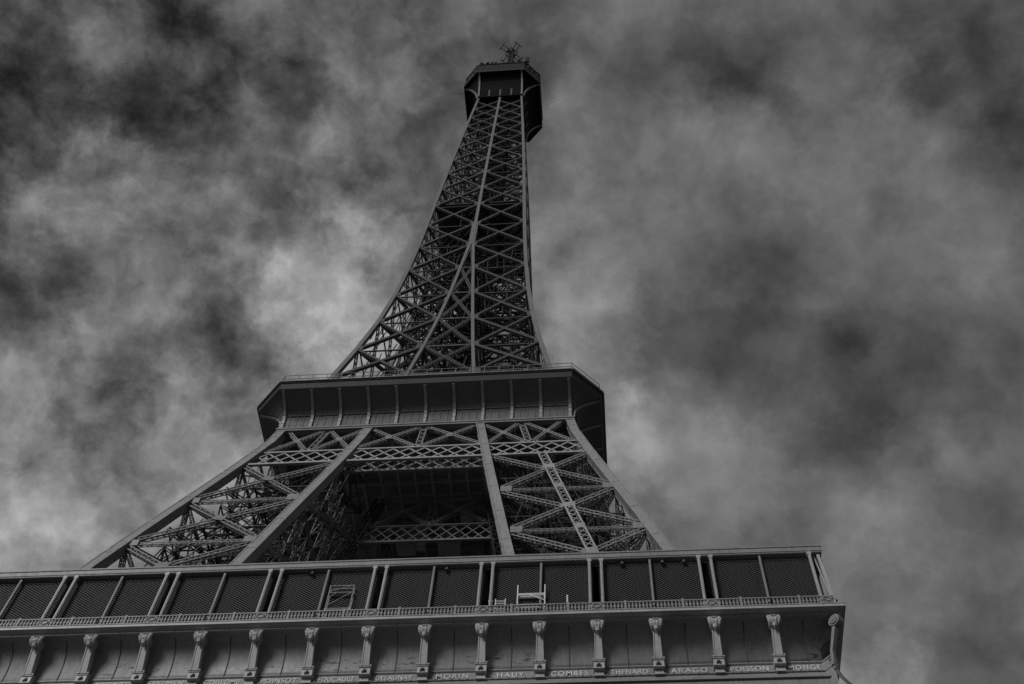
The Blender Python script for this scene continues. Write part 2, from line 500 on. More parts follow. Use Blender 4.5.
def truss_band(y0, y1, xs0, xs1, z0, z1):
    """X panels with a double post in each middle; xs0/xs1: bay limits at bottom/top"""
    mb = MB(); n = V((0, -1, 0))
    for (b0, b1), (t0, t1) in zip(zip(xs0, xs0[1:]), zip(xs1, xs1[1:])):
        bm, tm = (b0 + b1) / 2, (t0 + t1) / 2
        B = lambda x: V((x, -y0, z0)); T = lambda x: V((x, -y1, z1))
        e = .35
        for p, q in ((B(b0 + e), T(tm - e)), (T(t0 + e), B(bm - e)), (B(bm + e), T(t1 - e)), (T(tm + e), B(b1 - e))):
            mb.lattice(p, q, n, .42, .35, .13, .07, .55)
        for d in (-.32, .32): mb.bar(B(bm + d), T(tm + d), .13, .2, n)
        for i in range(5):
            f = (i + .5) / 5
            c = B(bm).lerp(T(tm), f); mb.bar(c - V((.3, 0, .35)), c + V((.3, 0, .35)), .08, .05, n)
            mb.bar(c - V((-.3, 0, .35)), c + V((-.3, 0, .35)), .08, .05, n)
        mb.plate(T(tm) + V((0, -.05, -.25)), n, (0, 0, 1), 2.0, .5, .06); mb.plate(B(bm) + V((0, -.05, .2)), n, (0, 0, 1), 2.0, .4, .06)
        for c in (B(b0).lerp(T(tm), .5), B(bm).lerp(T(t1), .5)): mb.plate(c + V((0, -.24, 0)), n, (0, 0, 1), .75, .6, .05)
    mb.bar((xs1[0], -y1, z1), (xs1[-1], -y1, z1), .25, .3, n)
    return mb


yo0, yo1 = w(100) - .35, w(103.4) - .35
gd = lattice_girder(yo0, yo1, -yo0 + .5, yo0 - .5, 100.0, 103.3).build('lattice_girder', M_BRIGHT, tower)
tb = truss_band(w(103.5) - .4, w(109) - .4, [-w(103.5) + 1.1, -a(103.5), a(103.5), w(103.5) - 1.1], [-w(109) + 1.1, -a(109), a(109), w(109) - 1.1], 103.5, 108.9).build('truss_band', M_IRON, tower)
yi0, yi1 = a(100), a(103.4)
gi = lattice_girder(yi0 - .3, yi1 - .3, -yi0 + .4, yi0 - .4, 100.0, 103.3, 1.5, 2.6, .13).build('inner_lattice_girder', M_IRON, tower)
ti = truss_band(yi1 - .3, a(109) - .1, [-yi1 + .4, yi1 - .4], [-a(109) + .4, a(109) - .4], 103.5, 108.9).build('inner_truss_band', M_IRON, tower)
# second, parallel face of the outer box girder
gb = lattice_girder(yo0 - 1.3, yo1 - 1.3, -a(100), a(100), 99.8, 103.1, 1.72, 2.75, .2)
for i in range(9):
    x = -a(100) + 2 * a(100) * i / 8; gb.bar((x, -yo0 - .1, 99.95), (x, -yo0 + 1.2, 99.95), .12, .12)
    gb.bar((x, -yo0 - .1, 99.95), (x + (1.6 if i < 8 else 0), -yo0 + 1.2, 99.95), .1, .08)
gb = gb.build('rear_lattice_girder', M_IRON, tower)
for o in (gd, tb, gi, ti, gb):
    for k in (1, 2, 3): copy_part(o, k * HP)

# ------------------------------------------------------------------ second gallery
Z2 = 114.0


def oct_side(o0, s0, z0, o1, s1, z1): ...


# profile of the second coving: (outreach, half length of the straight side, height)
P2 = [(17.00, 16.95, 109.3), (17.03, 16.95, 110.3), (17.10, 16.98, 111.0), (17.30, 17.0, 111.5), (17.72, 17.05, 111.95), (18.35, 17.1, 112.35), (19.1, 17.15, 112.7), (19.9, 17.18, 112.95), (20.3, 17.2, 113.05)]


def side_sheet(prof, chamf=True, nx=1):
    mb = MB()
    rows = [[(-s_, -o, z), (s_, -o, z)] for o, s_, z in prof]
    mb.sheet(rows)
    if chamf: mb.sheet([[(s_, -o, z), (o, -s_, z)] for o, s_, z in prof])
    return mb


mb = side_sheet(P2)
# board joints and a horizontal fillet across the coving
for i in range(41):
    x = -16.9 + 33.8 * i / 40
    if i % 4 == 0: continue
    for (o0, _, z0), (o1, _, z1) in zip(P2[:3], P2[1:4]): mb.bar((x, -o0 - .065, z0), (x, -o1 - .065, z1), .04, .03)
for (o, s_, z) in (P2[3],): mb.bar((-s_, -o - .09, z), (s_, -o - .09, z), .09, .09)
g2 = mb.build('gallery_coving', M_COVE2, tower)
solidify(g2, .06, 1)
rb = MB()
for (o0, _, z0), (o1, _, z1) in zip(P2[:-1], P2[1:-1]):
    rb.bar((0, -o0 - .10, z0), (0, -o1 - .10, z1 - .03), .26, .26, (0, -1, .1))
    rb.bar((0, -o0 - .24, z0 - .02), (0, -o1 - .24, z1 - .10), .34, .06, (0, -1, .1))
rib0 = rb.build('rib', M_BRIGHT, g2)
for i in range(11):
    o = rib0 if i == 0 else rib0.copy()
    if i: COL.objects.link(o); o.parent = g2
    o.location = (-16.75 + 33.5 * i / 10, 0, 0)
ed = MB()
cn = MB()
for (x0, y0, x1, y1) in ((-17.2, -20.6, 17.2, -20.6), (17.2, -20.6, 20.6, -17.2)):
    d = V((x1 - x0, y1 - y0, 0)).normalized(); nn = V((d.y, -d.x, 0))
    b = len(cn.v)
    for (x, y, sq) in ((x0, y0, 0), (x1, y1, 1)):
        sg = 1 if sq else -1
        for (oo, zz) in ((0, 114.0), (0, 113.86), (-.12, 113.80), (-.33, 113.12), (-.45, 113.02), (-.9, 113.02), (-.9, 114.0)):
            # mitre: the ends are pulled in along the edge in step with the inset
            e = d * (oo * math.tan(math.radians(22.5)) * sg)
            cn.v.append((x + nn.x * oo + e.x, y + nn.y * oo + e.y, zz))
    for k in range(7): cn.f.append((b + k, b + (k + 1) % 7, b + 7 + (k + 1) % 7, b + 7 + k))
    ed.bar(V((x0, y0, 114.06)) + nn * .04, V((x1, y1, 114.06)) + nn * .04, .12, .25, nn)
cn.build('cornice', M_DARK, g2); ed.build('cornice_edge', M_IRON, g2)  # dark iron on the cornice paints in the shade of its sloping underside
lp = MB(); lp.mitre([(17.0, 109.32), (17.3, 109.32), (17.3, 109.12), (17.2, 109.05), (17.2, 108.85), (16.6, 108.85)])
lp.build('lower_moulding', M_IRON, g2)
rl = MB()
for (x0, y0, x1, y1) in ((-17.1, -20.25, 17.1, -20.25), (17.1, -20.25, 20.25, -17.1)):
    p0, p1 = V((x0, y0, 0)), V((x1, y1, 0)); L = (p1 - p0).length
    m = max(2, int(L / 1.7))
    for i in range(m + 1):
        c = p0.lerp(p1, i / m); rl.bar(c + V((0, 0, 114.1)), c + V((0, 0, 116.1)), .07, .07)
    for zz in (114.8, 115.3, 116.08): rl.bar(p0 + V((0, 0, zz)), p1 + V((0, 0, zz)), .06, .06)
    for i in range(m * 6):
        c = p0.lerp(p1, i / (m * 6)); rl.bar(c + V((0, 0, 114.1)), c + V((0, 0, 115.3)), .025, .025)
rl.build('railing', M_IRON, g2)
for k in (1, 2, 3): copy_part(g2, k * HP)
# deck of the second level: planks, joists and hanging machinery seen from below
dk = MB()
for (x0, x1, y0, y1) in ((-20.3, 20.3, -16.9, 16.9), (-16.9, 16.9, 16.9, 20.3), (-16.9, 16.9, -20.3, -16.9)): dk.box(x0, x1, y0, y1, 113.75, 113.95)
for i in range(17):
    x = -16.5 + 33 * i / 16
    dk.bar((x, -16.8, 109.8), (x, 16.8, 109.8), 1.0 if i % 4 == 0 else .35, .3, (1, 0, 0)); dk.bar((-16.8, x, 110.3), (16.8, x, 110.3), .8 if i % 4 == 0 else .3, .25, (0, 1, 0))
dk.box(-16.8, 16.8, -16.8, 16.8, 110.9, 111.0)
for (x, y, sx, sy, h) in ((-3.5, -2, 2.2, 1.6, 4.5), (-1.4, -3.6, 1.0, 1.0, 6), (1.5, -1.2, 2.6, 2.0, 3.6), (3.8, -4.5, 1.4, 1.0, 2.2), (-4.8, 3, 1.8, 2.4, 3), (4.6, 2.2, 1.5, 3, 4), (0, 4, 3, 1.2, 3)):
    dk.box(x - sx / 2, x + sx / 2, y - sy / 2, y + sy / 2, 109.6 - h, 109.6)
    for q in (-1, 1):
        dk.bar((x + q * sx / 2, y - sy / 2 - .1, 109.6 - h), (x + q * sx / 2, y - sy / 2 - .1, 109.6), .12, .12)
        dk.bar((x - sx / 2, y - sy / 2 - .1, 109.6 - h * (.5 + .3 * q)), (x + sx / 2, y - sy / 2 - .1, 109.6 - h * (.5 + .3 * q)), .12, .12)
dk.build('second_deck', M_BRIGHT, tower)  # lighter iron makes up in colour for light that hardly reaches here

# ------------------------------------------------------------------ upper shaft
UL = [114.0, 119.5, 125.3, 135.1, 145.4, 155.5, 165.7, 175.6, 185.2, 195.0, 203.9, 213.0, 221.3, 229.6, 237.5, 245.2, 251.9, 258.8, 265.6]
UL = [115.8] + UL[2:]
cr = MB()      # lift guides, stair and pipes in the middle of the shaft
for x in (-2.1, -.7, .7, 2.1):
    for y in (-1.6, 1.6):
        cr.lattice((x, y, 112 if abs(x) > 1 else 165), (x, y, 268), (0, -1, 0), .6, .5, .12, .08, 1.0)
z = 114.0; k = 0
while z < 266:
    s_ = 1 if k % 2 else -1
    cr.bar((s_ * 1.9, -2.6, z), (-s_ * 1.9, -2.6, z + 2.4), .5, .12, (0, 0, 1)); cr.bar((s_ * 1.9, 2.6, z), (-s_ * 1.9, 2.6, z + 2.4), .5, .12, (0, 0, 1))
    cr.box(-2.6, 2.6, -.15, .15, z, z + .35); cr.box(-.15, .15, -2.4, 2.4, z + .5, z + .8)
    if k % 2 and z > 165: cr.box(-2.3, 2.3, -2.0, 2.0, z + 1.2, z + 1.3)
    z += 2.4; k += 1
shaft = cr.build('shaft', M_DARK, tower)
CU = lambda z: .66 - .0010 * (z - 115)
for sx, sy in ((1, -1), (1, 1), (-1, 1), (-1, -1)):
    mb = MB()
    zs = [112] + UL[1:] + [268.6]
    for z0, z1 in zip(zs, zs[1:]):
        c0, c1 = CU(z0), CU(z1)
        mb.bar((sx * (w(z0) - c0 / 2), sy * (w(z0) - c0 / 2), z0 - .02), (sx * (w(z1) - c1 / 2), sy * (w(z1) - c1 / 2), z1 + .02), c0 * .9, c0 * .9, (0, -1, 0), c1 * .9, c1 * .9)
        for q in (-1, 1):
            mb.bar((sx * (w(z0) - c0 / 2), sy * (w(z0) - c0 / 2) + q * .4 * c0, z0), (sx * (w(z1) - c1 / 2), sy * (w(z1) - c1 / 2) + q * .4 * c1, z1), c0, .06, (0, -1, 0), c1, .06)
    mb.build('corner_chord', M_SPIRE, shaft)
for k in range(4):
    R_ = Matrix.Rotation(k * HP, 3, 'Z')
    for sg in (-1, 1):
        mb = MB()
        zs = [112] + UL[1:8]
        for z0, z1 in zip(zs, zs[1:]):
            p0 = V((sg * (a(z0) + .05), -(w(z0) - .33), z0 - .02)); p1 = V((sg * (a(z1) + .05), -(w(z1) - .33), z1 + .02))
            mb.bar(R_ @ p0, R_ @ p1, .46, .5, R_ @ V((0, -1, 0)))
        mb.build('inner_chord', M_SPIRE, shaft)
    mb = MB()
    zs = [175.4] + UL[8:] + [268.4]
    for z0, z1 in zip(zs, zs[1:]):
        mb.bar(R_ @ V((0, -(w(z0) - .3), z0 - .02)), R_ @ V((0, -(w(z1) - .3), z1 + .02)), .54, .5, R_ @ V((0, -1, 0)))
    mb.build('centre_chord', M_SPIRE, shaft)
    # inmost chords of the four legs, until they meet
    mb = MB()
    zs = [112] + UL[1:7]
    for z0, z1 in zip(zs, zs[1:]):
        mb.bar(R_ @ V((a(z0), -a(z0), z0)), R_ @ V((a(z1), -a(z1), z1)), .5, .5)
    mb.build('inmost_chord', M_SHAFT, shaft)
    for li in range(len(UL) - 1):
        z0, z1 = UL[li], UL[li + 1]
        mb = MB(); n = V((0, -1, 0))
        Wd = .46 - .0009 * (z0 - 115); rl_ = .15 - .0002 * (z0 - 115)
        o0, o1 = w(z0), w(z1)
        i0 = a(z0) if z0 < 175 else 0.0; i1 = a(z1) if z1 < 175 else 0.0
        ins = .35
        for sg in (-1, 1):
            A0, A1 = V((sg * (o0 - .3), -(o0 - ins), z0)), V((sg * (o1 - .3), -(o1 - ins), z1))
            B0, B1 = V((sg * i0, -(o0 - ins), z0)), V((sg * i1, -(o1 - ins), z1))
            mb.lattice(R_ @ B1, R_ @ A0, R_ @ n, Wd, .3, rl_ * 1.25, .1, .7)          # the strong diagonal
            mb.lattice(R_ @ B0, R_ @ A1, R_ @ n, Wd * .8, .3, rl_, .08, .8)
            mb.bar(R_ @ B0 + R_ @ V((0, .3, 0)), R_ @ A0 + R_ @ V((0, .3, 0)), .14, .2, R_ @ n)
            mb.plate(R_ @ (B0 + V((sg * .5, -.22, .1))), R_ @ n, (0, 0, 1), .8, 1.0, .06)
            mb.plate(R_ @ (A0 + V((-sg * .5, -.22, .1))), R_ @ n, (0, 0, 1), .7, .8, .06)
        if i0 > .8:
            L0, R0, L1, R1 = V((-i0, -(o0 - ins), z0)), V((i0, -(o0 - ins), z0)), V((-i1, -(o1 - ins), z1)), V((i1, -(o1 - ins), z1))
            mb.lattice(R_ @ L0, R_ @ R1, R_ @ n, .45, .25, .12, .07, .6); mb.lattice(R_ @ R0, R_ @ L1, R_ @ n, .45, .25, .12, .07, .6)
            mb.bar(R_ @ L0, R_ @ R0, .3, .2, R_ @ n)
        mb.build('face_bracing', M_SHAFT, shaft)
for li in range(len(UL)):      # inner faces of the four corner legs and the plan bracing at every level
    z0 = UL[li]; z1 = UL[li + 1] if li + 1 < len(UL) else None
    mb = MB(); o = w(z0) - .4
    up = (0, 0, 1)
    for fr in (0, .5) if z1 and 150 < z0 < 200 else (0,):
        zz = z0 + fr * ((z1 or z0) - z0); o = w(zz) - .4
        for k in range(4):
            R_ = Matrix.Rotation(k * HP, 3, 'Z')
            mb.lattice(R_ @ V((o, -o, zz)), R_ @ V((0, -.9, zz)), up, .5, 0, .13, .08, .7)
            mb.bar(R_ @ V((0, -o, zz)), R_ @ V((o, 0, zz)), .2, .25, up)
            mb.bar(R_ @ V((2.4, -o, zz)), R_ @ V((2.4, o, zz)), .16, .25, up)
            mb.bar(R_ @ V((.7, -o, zz + .3)), R_ @ V((.7, o, zz + .3)), .14, .25, up)
    if z1 and z0 < 170:
        i0, i1 = a(z0), a(z1); o0, o1 = w(z0) - .4, w(z1) - .4
        for k in range(4):
            R_ = Matrix.Rotation(k * HP, 3, 'Z')
            for (p00, p01, p10, p11, nn) in ((V((i0, -o0, z0)), V((i0, -i0, z0)), V((i1, -o1, z1)), V((i1, -i1, z1)), V((-1, 0, 0))),
                                             (V((i0, -i0, z0)), V((o0, -i0, z0)), V((i1, -i1, z1)), V((o1, -i1, z1)), V((0, 1, 0)))):
                mb.lattice(R_ @ p00, R_ @ p11, R_ @ nn, .4, .2, .12, .07, .7); mb.lattice(R_ @ p01, R_ @ p10, R_ @ nn, .4, .2, .12, .07, .7)
                mb.bar(R_ @ p00, R_ @ p01, .25, .25, R_ @ nn)
                for h in (.35, .65): mb.bar(R_ @ p00.lerp(p01, h), R_ @ p10.lerp(p11, h), .15, .15, R_ @ nn)
    mb.build('diaphragm', M_DARK, shaft)
# sway rods and cables strung through the shaft
mb = MB()
for n_ in range(150):
    z = 114 + 140 * random.random() ** 1.4; dz = random.uniform(5, 11); f = lambda zz: w(zz) - .8
    ang = random.uniform(0, 2 * math.pi); s0 = random.uniform(.55, 1); x0, y0 = math.cos(ang) * s0, math.sin(ang) * s0
    x1, y1 = x0 + random.uniform(-.12, .12), y0 + random.uniform(-.12, .12)
    cl = lambda v: max(-1, min(1, v * 1.2))
    mb.bar((cl(x0) * f(z), cl(y0) * f(z), z), (cl(x1) * f(z + dz), cl(y1) * f(z + dz), z + dz), .1, .1)
for n_ in range(300):
    z = random.uniform(112, 172); dz = random.uniform(4, 10); k = random.choice((0, 1, 2, 3)); R_ = Matrix.Rotation(k * HP, 3, 'Z')
    f = random.uniform(-.95, .95); dp_ = random.choice((.05, .08, .35))
    mb.bar(R_ @ V((f * w(z), -w(z) * (1 - dp_), z)), R_ @ V(((f + random.uniform(-.05, .05)) * w(z + dz), -w(z + dz) * (1 - dp_), z + dz)), .11, .11)
mb.build('service_rods', M_DARK, shaft)
mb = MB(); mb.box(-8.0, 8.0, -8.0, 8.0, 196.2, 196.5)
mb.build('intermediate_platform', M_DARK, shaft)

# ------------------------------------------------------------------ top gallery
P3 = [(5.55, 5.3, 268.5), (5.65, 5.32, 270.3), (5.95, 5.4, 272.2), (6.5, 5.5, 274.0), (7.3, 5.6, 275.6), (8.3, 5.7, 276.7), (9.2, 5.8, 277.2)]
mb = side_sheet(P3)
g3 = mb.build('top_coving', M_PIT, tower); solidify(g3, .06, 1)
rb = MB()
for (o0, _, z0), (o1, _, z1) in zip(P3, P3[1:]):
    rb.bar((0, -o0 - .15, z0), (0, -o1 - .15, z1 - (.05 if z1 < 277 else .15)), .42, .34, (0, -1, .1))
r0 = rb.build('rib', M_IRON, g3)
r0.location = (-5.25, 0, 0)
r1 = r0.copy(); COL.objects.link(r1); r1.parent = g3; r1.location = (5.25, 0, 0)
st = MB()
for x in (-2.7, 0, 2.7):
    for (o0, _, z0), (o1, _, z1) in zip(P3[:2], P3[1:3]): st.bar((x, -o0 - .12, z0), (x, -o1 - .12, z1), .45, .24, (0, -1, .1))
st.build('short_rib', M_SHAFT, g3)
cn = MB()
for (x0, y0, x1, y1) in ((-5.8, -9.25, 5.8, -9.25), (5.8, -9.25, 9.25, -5.8)):
    d = V((x1 - x0, y1 - y0, 0)).normalized(); nn = V((d.y, -d.x, 0))
    cn.bar(V((x0, y0, 277.25)) + nn * .05 - d * .05, V((x1, y1, 277.25)) + nn * .05 + d * .05, .7, .25, nn)
cn.build('cornice', M_DARK, g3)
cb = MB()
for (x0, y0, x1, y1) in ((-5.8, -9.2, 5.8, -9.2), (5.8, -9.2, 9.2, -5.8)):
    d = V((x1 - x0, y1 - y0, 0)).normalized(); nn = V((d.y, -d.x, 0))
    cb.bar(V((x0, y0, 280.4)), V((x1, y1, 280.4)), 5.5, .12, nn)
    cb.bar(V((x0, y0, 283.2)) + nn * .1, V((x1, y1, 283.2)) + nn * .1, .25, .3, nn)
    m = 9 if x0 < 0 else 4
    for i in range(m + 1):
        c = V((x0, y0, 0)).lerp(V((x1, y1, 0)), i / m) + nn * .09
        cb.bar(c + V((0, 0, 277.5)), c + V((0, 0, 280.4)), .14, .12, nn)
cb.build('cabin_wall', M_TOP, g3)
for k in (1, 2, 3): copy_part(g3, k * HP)
tp = MB()
tp.box(-9.2, 9.2, -5.8, 5.8, 280.3, 280.6); tp.box(-5.8, 5.8, -9.2, -5.8, 280.3, 280.6); tp.box(-5.8, 5.8, 5.8, 9.2, 280.3, 280.6)
tp.box(-6.2, 6.2, -6.2, 6.2, 280.6, 284.0)
tp.box(-5.4, 5.4, -5.4, 5.4, 276.0, 276.4)
tp.box(-4, 4, -4, 4, 284, 290)
tp.build('summit_deck', M_TOP, tower)
# mast with dipole antennas
ms = MB()
ms.bar((0, 0, 288), (0, 0, 328), .8, .8)
for (x, y) in ((-.7, -.7), (.9, -.9), (.9, .9), (-.9, .9)): ms.bar((x, y, 290), (x * .5, y * .5, 328), .42, .42)
for i in range(16):
    z0 = 290 + i * 2.3; q = .9 - .45 * i / 20; s_ = 1 if i % 2 else -1
    ms.bar((-q * s_, -q, z0), (q * s_, -q, z0 + 2.3), .14, .14); ms.bar((q, -q * s_, z0), (q, q * s_, z0 + 2.3), .14, .14); ms.bar((-q, -q * s_, z0), (-q, q * s_, z0 + 2.3), .14, .14)
ms = ms.build('mast', M_TOP, tower)
for k in range(4):
    ang = .72 + k * HP
    dp = MB(); dv = V((math.cos(ang), math.sin(ang), 0)); tv = V((-dv.y, dv.x, 0)); c = V((0, 0, 326.5))
    dp.bar(c, c + dv * 1.2, .5, .5)
    for t_ in (-.55, .55): dp.bar(c + dv * .6 + tv * t_, c + dv * 3.3 + tv * t_, .16, .16)
    for r_ in (1.3, 3.3): dp.bar(c + dv * r_ - tv * 1.15, c + dv * r_ + tv * 1.15, .2, .2)
    for t_ in (-1.1, 1.1): dp.bar(c + dv * 3.3 + tv * t_ + V((0, 0, -.8)), c + dv * 3.3 + tv * t_ + V((0, 0, .8)), .16, .16)
    dp.build('dipole', M_TOP, ms)


def tiny(name, fn, mat=M_TOP):
    mb = MB(); fn(mb); return mb.build(name, mat, tower)


tiny('panel_antenna', lambda b: (b.bar((6.0, -9.0, 283.2), (6.0, -9.0, 285.6), .18), b.bar((6.4, -9.2, 283.7), (6.4, -9.2, 287.3), 1.0, .5)))
tiny('floodlight', lambda b: (b.bar((4.4, -9.2, 283.2), (4.4, -9.2, 285.1), .14), b.bar((4.4, -9.3, 285.0), (4.4, -9.3, 285.7), .5, .4)))
tiny('floodlight', lambda b: (b.bar((3.2, -9.2, 283.2), (3.0, -9.2, 284.5), .12), b.bar((3.0, -9.3, 284.4), (2.8, -9.3, 285.0), .4, .4)))
tiny('floodlight', lambda b: (b.bar((-5.2, -9.2, 283.2), (-5.2, -9.2, 284.4), .16), b.bar((-5.2, -9.3, 284.3), (-5.2, -9.3, 285.0), .5, .4)))
tiny('vent_unit', lambda b: (b.bar((-2.2, -9.1, 283.3), (-2.2, -9.1, 284.6), .15), b.bar((-2.0, -9.0, 284.0), (.8, -9.0, 284.0), 1.3, .3, (0, -1, 0))))
for n_ in range(22):
    x = random.uniform(-5.6, 5.6); h = random.uniform(.3, 3.2); ww = random.uniform(.15, .6)
    tiny('roof_unit', lambda b: (b.box(x - ww / 2, x + ww / 2, -9.15, -8.7, 280.6, 283.4 + h), b.bar((x, -8.9, 283.2 + h), (x, -8.9, 284.6 + h), .1, .1)))
for (x, y, h) in ((6.6, -8.3, 1.3), (7.6, -7.3, 1.0), (-6.8, -8.1, 1.0), (-8.3, -6.6, .8), (8.6, -6.2, .8)):
    tiny('roof_unit', lambda b: b.box(x - .25, x + .25, y - .25, y + .25, 280.5, 283.2 + h))
rlt = MB()
for i in range(24):
    x = -5.6 + 11.2 * i / 23; rlt.bar((x, -9.1, 280.6), (x, -9.1, 281.5), .06, .06)
rlt.bar((-5.8, -9.1, 281.5), (5.8, -9.1, 281.5), .07, .07)
rlt.build('summit_railing', M_TOP, tower)
for (x0, y0, x1, y1) in ((9.1, -4, 13.5, -5.5), (-9.1, -3, -13, -2.4), (9.1, 2, 13.4, 1.0)):
    wa = MB(); wa.bar((x0, y0, 281), (x1, y1, 283.2), .045, .045); wa.build('whip_antenna', M_TOP, tower)

# ------------------------------------------------------------------ first gallery
FR = 33.4
cv = MB()
prof = []
for i in range(13):
    th = math.pi / 2 * i / 12
    prof.append((FR + .02 + 1.62 * (1 - math.cos(th)) ** 1.25, 55.00 + 2.78 * math.sin(th)))
rows = [[(-o, -o, z), (o, -o, z)] for o, z in prof]
cv.sheet(rows)
g1 = cv.build('gallery_coving', M_COVE, tower, smooth=True); solidify(g1, .05, 1)
BX = [34.53 - 3.837 * i for i in range(19)]
sm = MB()        # seams between coving plates: a raised cover strip midway in every bay
for (o0, z0), (o1, z1) in zip(prof, prof[1:]): sm.bar((0, -o0 - .06, z0), (0, -o1 - .06, z1), .06, .06)
sm = sm.build('coving_seam', M_DARK, g1)
for i in range(18):
    o = sm if i == 0 else sm.copy()
    if i: COL.objects.link(o); o.parent = g1
    o.location = ((BX[i] + BX[i + 1]) / 2, 0, 0)
# frieze
fz = MB()
fz.mitre([(FR, 55.00), (FR, 54.25), (FR - .6, 54.25), (FR - .6, 55.00)])
fz.mitre([(FR, 55.06), (FR + .10, 55.06), (FR + .10, 54.98), (FR + .04, 54.92), (FR, 54.92)])
fz.mitre([(FR, 54.27), (FR + .10, 54.27), (FR + .16, 54.22), (FR + .16, 54.16), (FR - .3, 54.14)])
fz.mitre([(FR, 54.13), (FR + .06, 54.13), (FR + .22, 53.72), (FR + .36, 53.64), (FR + .36, 53.50), (FR - .3, 53.50)])
fz.mitre([(FR - .1, 53.48), (FR + .2, 53.48), (FR + .2, 52.6), (FR - .1, 52.6)])
for i in range(125):
    x = -33 + 66 * i / 124
    fz.box(x - .05, x + .05, -FR - .20, -FR - .05, 54.20, 54.30)
fz.build('frieze', M_IRON, g1)
# lower structure hanging below the frieze: web of the box girder and the arch trim
lw = MB()
lw.mitre([(FR - .2, 52.58), (FR + .02, 52.58), (FR + .02, 48.4), (FR - .2, 48.4)])
for i in range(19):
    if i < 18:
        x0, x1 = BX[i], BX[i + 1]
        if abs(x0) > 33: x0 = 33
        if abs(x1) > 33: x1 = -33
        lw.lattice((x0, -FR - .2, 52.4), (x1, -FR - .2, 48.8), (0, -1, 0), .4, 0, .1, .06); lw.lattice((x1, -FR - .2, 52.4), (x0, -FR - .2, 48.8), (0, -1, 0), .4, 0, .1, .06)
lw.mitre([(FR - .2, 48.4), (FR + .3, 48.4), (FR + .3, 48.0), (FR - .2, 48.0)])
lw.build('lower_girder', M_IRON, g1)
ar = MB()    # decorative arch between the legs
pts = []
for i in range(41):
    th = math.pi * i / 40
    pts.append((math.cos(th), math.sin(th)))
for R1, th_ in ((37.0, .7), (33.5, .6)):
    for (c0, s0), (c1, s1) in zip(pts, pts[1:]):
        q0 = (R1 * c0, 9.5 + R1 * s0 * (1 if R1 > 35 else 1.0)); q1 = (R1 * c1, 9.5 + R1 * s1)
        yy = lambda z: -min(w(min(z, 48)) - .5, 62)
        ar.bar((q0[0], yy(q0[1]), q0[1]), (q1[0], yy(q1[1]), q1[1]), th_, th_)
for i in range(40):
    (c0, s0), (c1, s1) = pts[i], pts[i + 1]
    yy = lambda z: -min(w(min(z, 48)) - .5, 62)
    for A_, B_ in ((37.0, 33.5), (33.5, 37.0)):
        z0, z1 = 9.5 + A_ * s0, 9.5 + B_ * s1
        ar.bar((A_ * c0, yy(z0), z0), (B_ * c1, yy(z1), z1), .25, .25)
ar.build('arch', M_IRON, g1)
# corner pier with its wings
pr = MB()
for z0, z1, gq in ((52.6, 54.95, 0), (54.95, 55.06, .05), (54.16, 54.26, .04)):
    b = len(pr.v)
    out = [(33.40 - gq * .4, -33.38 - gq), (33.92 - gq * .4, -33.96 - gq), (33.98 + gq, -33.98 - gq), (33.96 + gq, -33.92 + gq * .4), (33.38 + gq, -33.40 + gq * .4), (32.9, -32.9)]
    for zz in (z0, z1):
        for (x, y) in out: pr.v.append((x, y, zz))
    m = len(out)
    for k in range(m): pr.f.append((b + k, b + (k + 1) % m, b + m + (k + 1) % m, b + m + k))
    pr.f.append(tuple(b + k for k in reversed(range(m)))); pr.f.append(tuple(b + m + k for k in range(m)))
pr.build('corner_pier', M_IRON, g1)


